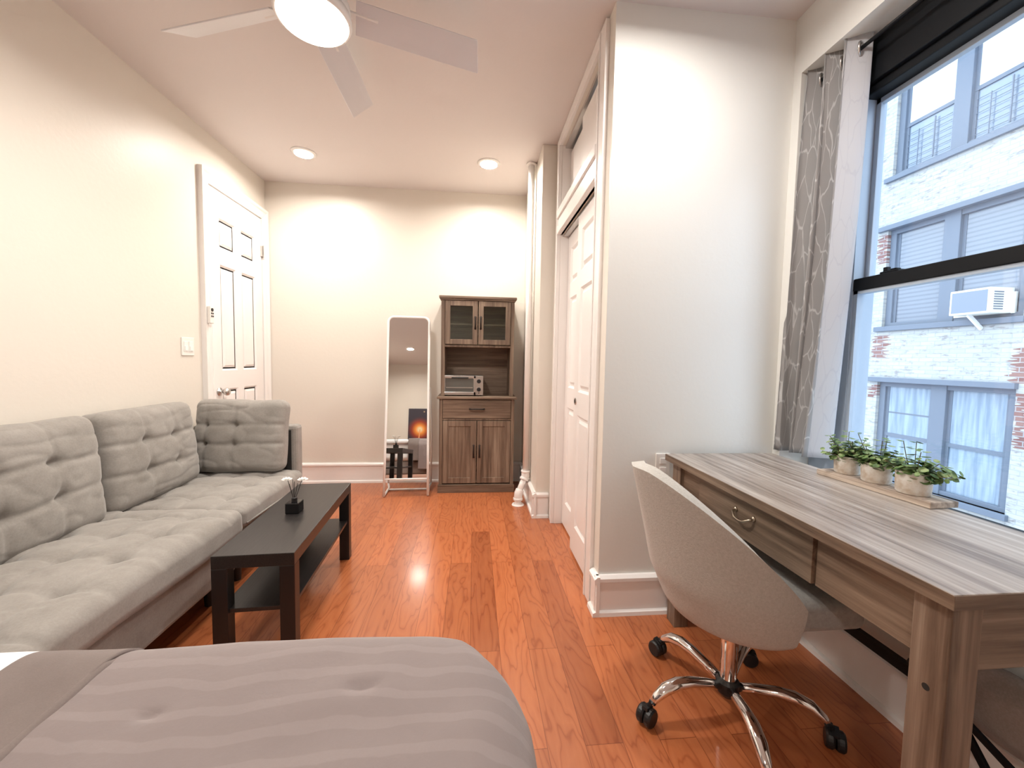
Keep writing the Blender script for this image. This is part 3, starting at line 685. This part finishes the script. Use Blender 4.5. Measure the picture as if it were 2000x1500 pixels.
MB().box(DX0+.040, DX0+.058, DYa+.088, 1.528, .735, AP).box(DX0+.040, DX0+.058, DYa+.088, DYb-.088, .735, AP).box(DX0+.045, DX0+.06, DYa+.088, .972, .600, .735).box(DX0+.045, DX0+.06, 1.532, DYb-.088, .600, .735).build('apron', M['desk_f'], dk, bevel=.001)
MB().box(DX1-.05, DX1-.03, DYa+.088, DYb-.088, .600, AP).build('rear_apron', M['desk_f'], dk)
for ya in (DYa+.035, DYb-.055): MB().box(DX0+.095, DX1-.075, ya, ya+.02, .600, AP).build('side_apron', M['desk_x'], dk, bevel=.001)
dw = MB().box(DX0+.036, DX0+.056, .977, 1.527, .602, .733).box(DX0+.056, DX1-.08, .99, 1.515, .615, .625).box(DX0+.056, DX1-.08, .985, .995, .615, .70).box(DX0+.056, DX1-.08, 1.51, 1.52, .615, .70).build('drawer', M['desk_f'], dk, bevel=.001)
hb = MB(); hx = DX0+.036
hb.tube([(hx, 1.252-.045, .690), (hx-.014, 1.252-.042, .684), (hx-.022, 1.252-.022, .671), (hx-.023, 1.252, .668), (hx-.022, 1.252+.022, .671), (hx-.014, 1.252+.042, .684), (hx, 1.252+.045, .690)], .0045, 10)
for s in (-1, 1): hb.lathe([(0, 0), (.010, 0), (.008, -.005), (0, -.006)], (hx, 1.252+s*.045, .690), 14, 'x')
hb.build('handle', M['brass'], dw, smooth=True)
MB().box(DX1-.055, DX1-.035, DYa+.088, DYb-.088, .235, .270).build('rear_stretcher', M['blackmetal'], dk)
for y_ in (DYa+.054, ): MB().lathe([(0, 0), (.007, 0), (.007, -.0008), (0, -.0008)], (DX0+.028, y_, .555), 16, 'x').build('bolt_hole', M['dark'], dk)
# black bar and grey bag behind the near desk leg
t = thing('folding_stand', 'thin black metal stand leaning under the near desk end', 'stand', (0, 0, 0))
MB().bar((1.33, 1.03, .40), (1.33, .72, .0), .02, .012, (1, 0, 0)).build('strut', M['blackmetal'], t, bevel=.002)
MB().bar((1.30, .74, .22), (1.30, 1.02, .33), .016, .01, (1, 0, 0)).build('cross_bar', M['blackmetal'], t)
bg_ = cushion('storage_bag', M['bag'], None, .30, .055, .17, (), .5, 18, seed=21, corner=.03, wr=.012); bg_.rotation_euler = (0, 0, radians(90)); bg_.location = (1.365, .89, .335)
tag(bg_, 'slumped grey cloth bag tucked behind the near desk leg', 'bag')

# planter tray and three pots
M['traywood'] = m_greywood('whitewashed tray timber', 1, (2.0, 2.15, 2.3), .7, 8)
trs = thing('planter_tray', 'whitewashed wooden tray board on the desk by the window', 'tray', (1.392, 1.225, DT+.0003), radians(3.2))
MB().box(-.052, .052, -.187, .187, 0, .020).build('board', M['traywood'], trs, bevel=.003)
M['pot'] = mat('mottled cement pot', rough=.75); q = N(M['pot']); q.base(q.ramp(q.noise(q.coord(), 26, 5, .6), [(.35, (.60, .50, .40)), (.6, (.80, .77, .72))]))
M['leaf'] = mat('eucalyptus leaf', rough=.55); q = N(M['leaf']); q.base(q.ramp(q.noise(q.coord(), 42, 1), [(.35, (.06, .12, .05)), (.5, (.16, .26, .08)), (.65, (.33, .42, .20))]))
M['stem'] = mat('plant stem', (.14, .12, .05), .6)
labs = ['mottled pot of round-leaved greenery on the tray, farthest from the camera', 'middle pot of round-leaved greenery on the tray', 'nearest pot of round-leaved greenery on the tray']
for i, yy in enumerate((1.345, 1.237, 1.120)):
    t = thing('potted_plant', labs[i], 'plant', (1.394, yy, DT+.0205), 0, 'potted greenery on the tray')
    k = 1+.04*i
    MB().lathe([(0, 0), (.036*k, 0), (.039*k, .004), (.042*k, .062*k), (.042*k, .066*k), (.037*k, .066*k), (.036*k, .055*k), (0, .055*k)], (0, 0, 0), 32).build('pot', M['pot'], t, smooth=True, bevel=.001)
    rr = random.Random(40+i); st = MB(); lf = MB()
    for s_ in range(32):
        a = rr.uniform(0, 2*pi); lean = rr.uniform(.15, 1.0); L_ = rr.uniform(.045, .085)
        if s_ < 3: L_ = rr.uniform(.10, .125); lean = rr.uniform(.1, .5)
        if i == 2 and s_ in (3, 4, 5): a = -pi/2+rr.uniform(-.5, .5); lean = 1.1; L_ = .10
        base = Vector((cos(a)*.015, sin(a)*.015, .052)); d0 = Vector((cos(a)*sin(lean), sin(a)*sin(lean), cos(lean)))
        pts = []
        for j in range(6):
            u = j/5; p_ = base+d0*L_*u+Vector((0, 0, -.02*lean*u*u)); pts.append(p_)
        st.tube(pts, .0012, 5)
        for j in range(1, 6):
            for sd in (-1, 1):
                p_ = pts[j]; side = d0.cross(Vector((0, 0, 1)))
                if side.length < .1: side = Vector((1, 0, 0))
                side = (Matrix.Rotation(rr.uniform(-1.2, 1.2), 3, d0) @ side.normalized())*sd
                r_ = rr.uniform(.009, .0165)*(1.1-.08*j)
                nrm = (d0*.5+Vector((rr.uniform(-.5, .5), rr.uniform(-.5, .5), 1))).normalized()
                c_ = p_+side*(r_+.003); ax_ = side; ay_ = nrm.cross(ax_).normalized(); nrm = ax_.cross(ay_)
                ring = [c_+ax_*cos(2*pi*m_/9)*r_+ay_*sin(2*pi*m_/9)*r_*.88-nrm*.0 for m_ in range(9)]
                lf.add([c_-nrm*r_*.22]+ring, [(0, m_+1, (m_+1) % 9+1) for m_ in range(9)])
    st.build('stem', M['stem'], t); lf.build('foliage', M['leaf'], t, smooth=True)

# ------------------------------------------------------------------ office chair
oc = thing('desk_chair', 'beige fabric swivel chair with a chrome five-star base', 'chair', (.885, 1.235, 0))
def shell():
    NT, NVv = 64, 26; vs = []
    def plan(t_):        # t -1..1 : near side (-y) front corner -> back -> far side
        A, B, s_ = .245, .238, .05
        a = t_*radians(100)
        x = -A*cos(a); y = B*sin(a) if abs(a) < pi/2 else B*(1 if a > 0 else -1)*(1-.06*(abs(a)-pi/2))
        return x, y
    for j in range(-5, NVv+1):
        v = j/NVv
        for i in range(NT+1):
            if j < 0:
                t_ = -1+2*i/NT; x, y = plan(t_); kk = (.80, .70, .55, .35, .0)[-j-1]
                vs.append((x*kk, y*(.88, .78, .62, .36, .0)[-j-1], (.402, .395, .392, .391, .391)[-j-1])); continue
            t_ = -1+2*i/NT; x, y = plan(t_); at = abs(t_)
            top = .868-.012*at-.335*max(0, (at-.10)/.90)**1.5
            bot = .410+.006*(1-at)
            z = bot+(top-bot)*v
            k = .84+.16*math.sin(min(1, (z-bot)/.13)*pi/2)
            fl = max(0, z-.48)
            bx = 1-at
            x2 = x*k-fl*.26*bx; y2 = y*(k*.6+.4)*(1+.10*fl*(1-abs(t_))-.30*fl*at*.5)
            q_ = 0
            vs.append((x2, y2, z))
    fs = [(j*(NT+1)+i, j*(NT+1)+i+1, (j+1)*(NT+1)+i+1, (j+1)*(NT+1)+i) for j in range(NVv+5) for i in range(NT)]
    mb = MB(); mb.add(vs, fs); return mb
sh = shell(); o = sh.build('shell_back', M['chairfab'], oc, smooth=True)
x = o.modifiers.new('solid', 'SOLIDIFY'); x.thickness = .042; x.offset = 0
x = o.modifiers.new('bev', 'BEVEL'); x.width = .015; x.segments = 4; x.limit_method = 'ANGLE'; x.angle_limit = radians(50)
st = cushion('seat', M['seatfab'], oc, .44, .43, .10, (), .22, 30, seed=3, corner=.03, wr=.001); st.location = (.058, 0, .468)
for v_ in st.data.vertices:
    X_ = v_.co.x+.058
    if X_ < .02: v_.co.y *= max(.05, 1-((X_-.02)/.215)**2)**.5 if abs((X_-.02)/.215) < 1 else .05
MB().box(-.08, .08, -.05, .05, .375, .402).tube([(.0, -.05, .385), (.02, -.17, .38)], .006, 8).build('tilt_plate', M['blackplastic'], oc, bevel=.004)
MB().lathe([(0, .34), (.017, .34), (.017, .385), (0, .385)], (0, 0, 0), 20).lathe([(0, .345), (.031, .345), (.031, .352), (0, .352)], (0, 0, 0), 24).build('piston', M['blackplastic'], oc)
MB().lathe([(0, .10), (.026, .10), (.028, .345), (.026, .348), (0, .348)], (0, 0, 0), 32).build('gas_cylinder', M['chrome'], oc, smooth=False, bevel=.002)
for p_ in oc.children[-1].data.polygons: p_.use_smooth = True
MB().lathe([(0, .06), (.022, .06), (.036, .078), (.037, .112), (.030, .122), (0, .122)], (0, 0, 0), 28).build('hub', M['blackplastic'], oc)
for k in range(5):
    a = radians(113+72*k); d = Vector((cos(a), sin(a), 0)); R_ = .30
    pr_ = [(.03, .098), (.08, .112), (.14, .124), (.19, .125), (.235, .112), (.268, .088), (.283, .070)]
    lg = MB().tube([d*r_+Vector((0, 0, z)) for r_, z in pr_], [.016, .017, .0185, .021, .021, .016, .013], 16, flat=.85).build('base_leg', M['chrome'], oc, smooth=True)
    s = Vector((-sin(a+.5*k), cos(a+.5*k), 0)); ca = MB(); c0 = d*R_+Vector((0, 0, .0295))
    for sd in (-1, 1):
        w_ = MB(); prof = [(0, -.012), (.025, -.012), (.0295, -.006), (.0295, .006), (.025, .012), (0, .012)]; n_ = 22
        fwd = s.cross(Vector((0, 0, 1)))
        vs = []; fs = []
        for r_, h_ in prof:
            for i in range(n_):
                b_ = 2*pi*i/n_; vs.append(c0+s*(sd*.014+h_)+fwd*cos(b_)*r_+Vector((0, 0, sin(b_)*r_)))
        for i in range(len(prof)-1):
            for j in range(n_): fs.append((i*n_+j, i*n_+(j+1) % n_, (i+1)*n_+(j+1) % n_, (i+1)*n_+j))
        fs += [tuple(range(n_)), tuple((len(prof)-1)*n_+j for j in range(n_))]
        ca.add(vs, fs)
    ca.tube([c0+Vector((0, 0, .01)), d*.285+Vector((0, 0, .078))], .007, 8)
    ca.bar(c0+fwd*-.02+Vector((0, 0, .022)), c0+fwd*.015+Vector((0, 0, .031)), .02, .010)
    ca.build('castor', M['blackplastic'], lg, bevel=.001)

# ------------------------------------------------------------------ bed
bed = thing('bed', 'bed in the foreground with a white sheet', 'bed', (0, 0, 0))
MB().box(-1.86, .06, -.22, .745, .10, .30).build('bed_base', M['bag'], bed, bevel=.02)
mt_ = cushion('mattress', M['sheet'], bed, 1.94, .99, .30, (), .03, 24, seed=31, corner=.07, wr=.002); mt_.location = (-.90, .285, .452)
ts = cushion('top_sheet', M['sheet'], bed, 1.06, 1.09, .07, (), .04, 30, seed=33, corner=.03, wr=.003); ts.location = (-1.335, .285, .596)
for x in (-1.8, 0): 
    for y in (-.17, .70): MB().lathe([(0, 0), (.02, 0), (.025, .10), (0, .10)], (x, y, 0), 12).build('foot', M['blackplastic'], bed)
sh_ = MB()
def comforter():
    t = thing('comforter', 'grey-mauve striped comforter folded back on the foreground bed', 'comforter', (0, 0, 0))
    X0, X1, Y0, Y1, ZT, ZB = -.655, .098, -.29, .852, .628, .18
    def surf(u, v, X0, X1, lift, seed, rx0=.0):
        # u,v in arc length measured across the bed: fold down at the rims
        pass
    def sheetmesh(X0, X1, lift, nx, ny, seed, dimples=(), foot=True, zb=ZB):
        mb = MB(); vs = []; R = .105
        drop = ZT-zb; Lx = (X1-X0)+(R*(pi/2-2)+drop+R*0 if foot else 0) ; 
        arc = R*pi/2; flatY = (Y1-Y0-2*R); totY = flatY+2*arc+2*(drop-R)
        flatX = (X1-X0-(R if foot else 0)); totX = flatX+(arc+drop-R if foot else 0)
        def roll(s, flat):      # distance past the flat -> (out, down)
            if s <= 0: return 0, 0
            if s < arc: a_ = s/R; return R*sin(a_), R*(1-cos(a_))
            return R, R+(s-arc)
        for j in range(ny+1):
            sy = -totY/2+totY*j/ny
            oy, dy_ = roll(abs(sy)-flatY/2, flatY); sg = 1 if sy > 0 else -1
            y = (Y0+Y1)/2+sg*(min(abs(sy), flatY/2)+oy)
            for i in range(nx+1):
                sx = totX*i/nx; ox, dx_ = roll(sx-flatX, flatX)
                x = X0+min(sx, flatX)+ox
                yy = y; dd = max(dy_, dx_) if min(dy_, dx_) <= 0 else (dy_**2.2+dx_**2.2)**(1/2.2)
                if dx_ > 0 and dy_ > 0:      # round the vertical corner
                    q_ = min(ox, oy)/R; x -= .036*q_*(1+min(1, dd/.3)); yy -= sg*.036*q_*(1+min(1, dd/.3))
                # foot end is rounded in plan: the far rim sweeps in
                e_ = max(0, (x-(X1-.20))/.20) if foot else 0; yy -= sg*.105*e_**2.4
                f_ = max(0, (abs(yy-(Y0+Y1)/2)-(Y1-Y0)*.30)/((Y1-Y0)*.2)); x -= .04*f_**2*(max(0, (x-X0)/(X1-X0)))**2 if foot else 0
                z = ZT+lift-dd
                z = max(z, zb)
                nz = noise.noise(Vector((x*3.2+seed, yy*4.5, 1.3)))*.010+noise.noise(Vector((x*9+seed, yy*13, 4)))*.004
                top = max(0, 1-dd/.08)
                z += nz*top
                if dd > .03:
                    wv = noise.noise(Vector((x*7+seed, yy*7, 2.2)))*.016*min(1, dd/.15)
                    if dx_ > dy_: x += wv
                    else: yy += sg*wv
                for (hx, hy, hr, hd) in dimples:
                    dxx = x-hx; dyy = yy-hy
                    z -= top*hd*(exp(-((dxx/hr)**2+(dyy/(hr*.6))**2))*.5+1.0*exp(-((dxx/(hr*1.2))**4+((dyy-.10*abs(dxx))/.008)**2)))
                vs.append((x, yy, z))
        fs = [(j*(nx+1)+i, j*(nx+1)+i+1, (j+1)*(nx+1)+i+1, (j+1)*(nx+1)+i) for j in range(ny) for i in range(nx)]
        mb.add(vs, fs); return mb
    sheetmesh(X0, X1, 0, 150, 190, 3, [(-.185, .665, .026, .007), (-.50, .64, .020, .005), (-.36, .40, .03, .006)]).build('comforter_body', M['comforter'], t, smooth=True, solid=-.015)
    # turned-back band: reverse side up, rolled front edge
    b = sheetmesh(-.812, -.648, .007, 30, 150, 11, (), False, .30).build('folded_band', M['comforterback'], t, smooth=True, solid=-.008)
    pts = []
    R = .105+.02
    for j in range(60):
        y = Y0+.11+(Y1-Y0-.22)*j/59
        pts.append((-.648+.006*noise.noise(Vector((y*6, 0, 0))), y, ZT+.006+noise.noise(Vector((-.648*3.2+11, y*4.5, 1.3)))*.010))
    for k in range(1, 9):
        a_ = k*pi/16; pts.append((-.648, Y1-.11+.11*sin(a_)+.0, ZT+.004-.11*(1-cos(a_))))
    pts.append((-.648, Y1+.003, .40))
    MB().tube(pts, .011, 10).build('hem_roll', M['comforterback'], t, smooth=True)
comforter()

# ------------------------------------------------------------------ canvas print on the wall behind (seen in the mirror)
def m_print():
    m = mat('night street print', rough=.5); q = N(m)
    t = q.n('ShaderNodeTexCoord'); s = q.n('ShaderNodeSeparateXYZ'); q.l(t.outputs['Object'], s.inputs[0])
    def glow(cx, cz, r):
        dx = q.math('SUBTRACT', s.outputs[0], cx); dz = q.math('SUBTRACT', s.outputs[2], cz)
        d = q.math('SQRT', q.math('ADD', q.math('MULTIPLY', dx, dx), q.math('MULTIPLY', dz, dz)))
        return q.math('POWER', q.math('MAXIMUM', q.math('SUBTRACT', 1, q.math('DIVIDE', d, r)), 0), 2)
    base = (.035, .028, .045)
    g = q.ramp(glow(0, .05, .34), [(0, base), (.18, (.35, .04, .01)), (.5, (.95, .35, .05)), (.8, (1, .85, .5))])
    low = q.math('LESS_THAN', s.outputs[2], -.42); red = q.ramp(q.noise(q.coord(), 26, 2), [(.42, (.04, .01, .01)), (.5, (.75, .10, .04)), (.66, (.95, .6, .3))])
    c = q.mix(low, g, red)
    pole = q.math('MULTIPLY', q.math('LESS_THAN', q.math('ABSOLUTE', q.math('ADD', s.outputs[0], q.math('MULTIPLY', s.outputs[2], -.10))), .012), q.math('LESS_THAN', s.outputs[2], .05))
    c = q.mix(pole, c, (.95, .45, .2))
    for cx, cz, r in ((.12, -.34, .06), (-.2, -.25, .05), (.1, .5, .03)): c = q.mix(glow(cx, cz, r), c, (1, .75, .4))
    q.base(c); return m
t = thing('canvas_print', 'tall canvas print of an orange street lamp at night on the rear wall', 'picture', (-.92, YN, 1.03))
MB().box(-.29, .29, .003, .035, -.58, .58).build('canvas', m_print(), t, bevel=.003)

# ------------------------------------------------------------------ building across the street
bl = thing('brick_building', 'whitewashed brick building across the street with slate windows', 'building', (0, 0, 0))
FX = 7.5; BY0, BY1 = 4.84, 6.76; openings = [(-.86, .93), (1.93, 3.68), (4.62, 6.40)]
mb = MB(); mb.box(FX, FX+.4, -4, BY0, -6, 12).box(FX, FX+.4, BY1, 16, -6, 12)
zz = [-6]+[v for o_ in openings for v in o_]+[12]
for k in range(0, len(zz), 2): mb.box(FX, FX+.4, BY0, BY1, zz[k], zz[k+1])
mb.build('brick_wall', M['brick'], bl)
struct(box(XR+WT, FX, -4, 16, -6.1, -6), 'trim_7', mat('courtyard concrete', (.35, .35, .34), .9), 'concrete ground of the court far below')
for k, (z0, z1) in enumerate(openings):
    my = 5.80
    w = MB().box(FX+.06, FX+.16, BY0, BY0+.10, z0, z1).box(FX+.06, FX+.16, BY1-.10, BY1, z0, z1).box(FX+.055, FX+.155, BY0+.001, BY1-.001, z0+.001, z0+.07).box(FX+.055, FX+.155, BY0+.001, BY1-.001, z1-.09, z1-.001).box(FX+.04, FX+.15, my-.11, my+.11, z0+.002, z1-.002)
    wi = w.build('window', M['outframe'], bl, bevel=.006)
    MB().box(FX-.07, FX+.05, BY0-.02, BY1+.16, z1-.01, z1+.075).build('lintel', M['outframe'], wi, bevel=.006)
    MB().box(FX-.06, FX+.07, BY0-.04, BY1+.10, z0-.085, z0+.0).build('sill', M['outframe'], wi, bevel=.006)
    for a_, b_ in ((BY0+.10, my-.11), (my+.11, BY1-.10)):
        zm = z0+(z1-z0)*(.47 if k != 0 else .46)
        pm = (M['outpane3'], M['outpane2'], M['outpane'])[k]
        s1 = MB().box(FX+.095, FX+.132, a_+.002, b_-.002, zm-.03, zm+.03).box(FX+.10, FX+.13, a_, a_+.045, z0+.07, z1-.09).box(FX+.10, FX+.13, b_-.045, b_, z0+.07, z1-.09)
        if k == 0: s1.box(FX+.104, FX+.127, a_+.003, b_-.003, z0+1.22, z0+1.245) if a_ > 5.8 else None
        s1.build('sash', M['outframe'], wi)
        MB().box(FX+.118, FX+.124, a_+.04, b_-.04, z0+.07, zm).build('pane', pm, wi)
        MB().box(FX+.108, FX+.114, a_+.04, b_-.04, zm, z1-.09).build('pane', M['outpane4'] if k == 2 else pm, wi)
        if k == 2:
            g = MB()
            for i in range(6): g.tube([(FX+.085, a_+.045, z0+.14+i*.105), (FX+.085, b_-.045, z0+.14+i*.105)], .0045, 6)
            g.tube([(FX+.08, a_+.38*(b_-a_), z0+.10), (FX+.08, a_+.38*(b_-a_), z0+.75)], .012, 6).tube([(FX+.08, a_+.70*(b_-a_), z0+.08), (FX+.08, a_+.70*(b_-a_), z0+.68)], .008, 6)
            g.build('guard_rail', M['outframe'], wi)
ac = thing('air_conditioner', 'white window air conditioner on the building across the street', 'air conditioner', (FX+.05, 5.26, 1.985))
MB().box(-.36, .03, -.26, .22, 0, .36).build('case', mat('cream metal case', (.80, .80, .74), .5), ac, bevel=.01)
MB().box(-.366, -.36, -.23, .19, .03, .33).build('rear_grille', mat('grey coil grille', (.20, .23, .30), .6), ac)
for x_, y_ in ((-.34, .22), (-.30, -.265)):
    g = MB()
    for i in range(8): g.box(x_, x_+.15, y_, y_+.005, .05+i*.034, .066+i*.034)
    g.build('side_louvre', M['outframe'], ac)
MB().bar((-.30, .02, .0), (-.06, .02, -.20), .05, .03, (0, 1, 0)).build('support_bracket', M['white'], ac)
MB().box(-.01, .02, .22, .42, .0, .30).box(-.01, .02, -.30, -.26, .0, .30).build('side_filler', mat('cream filler', (.78, .78, .72), .6), ac)
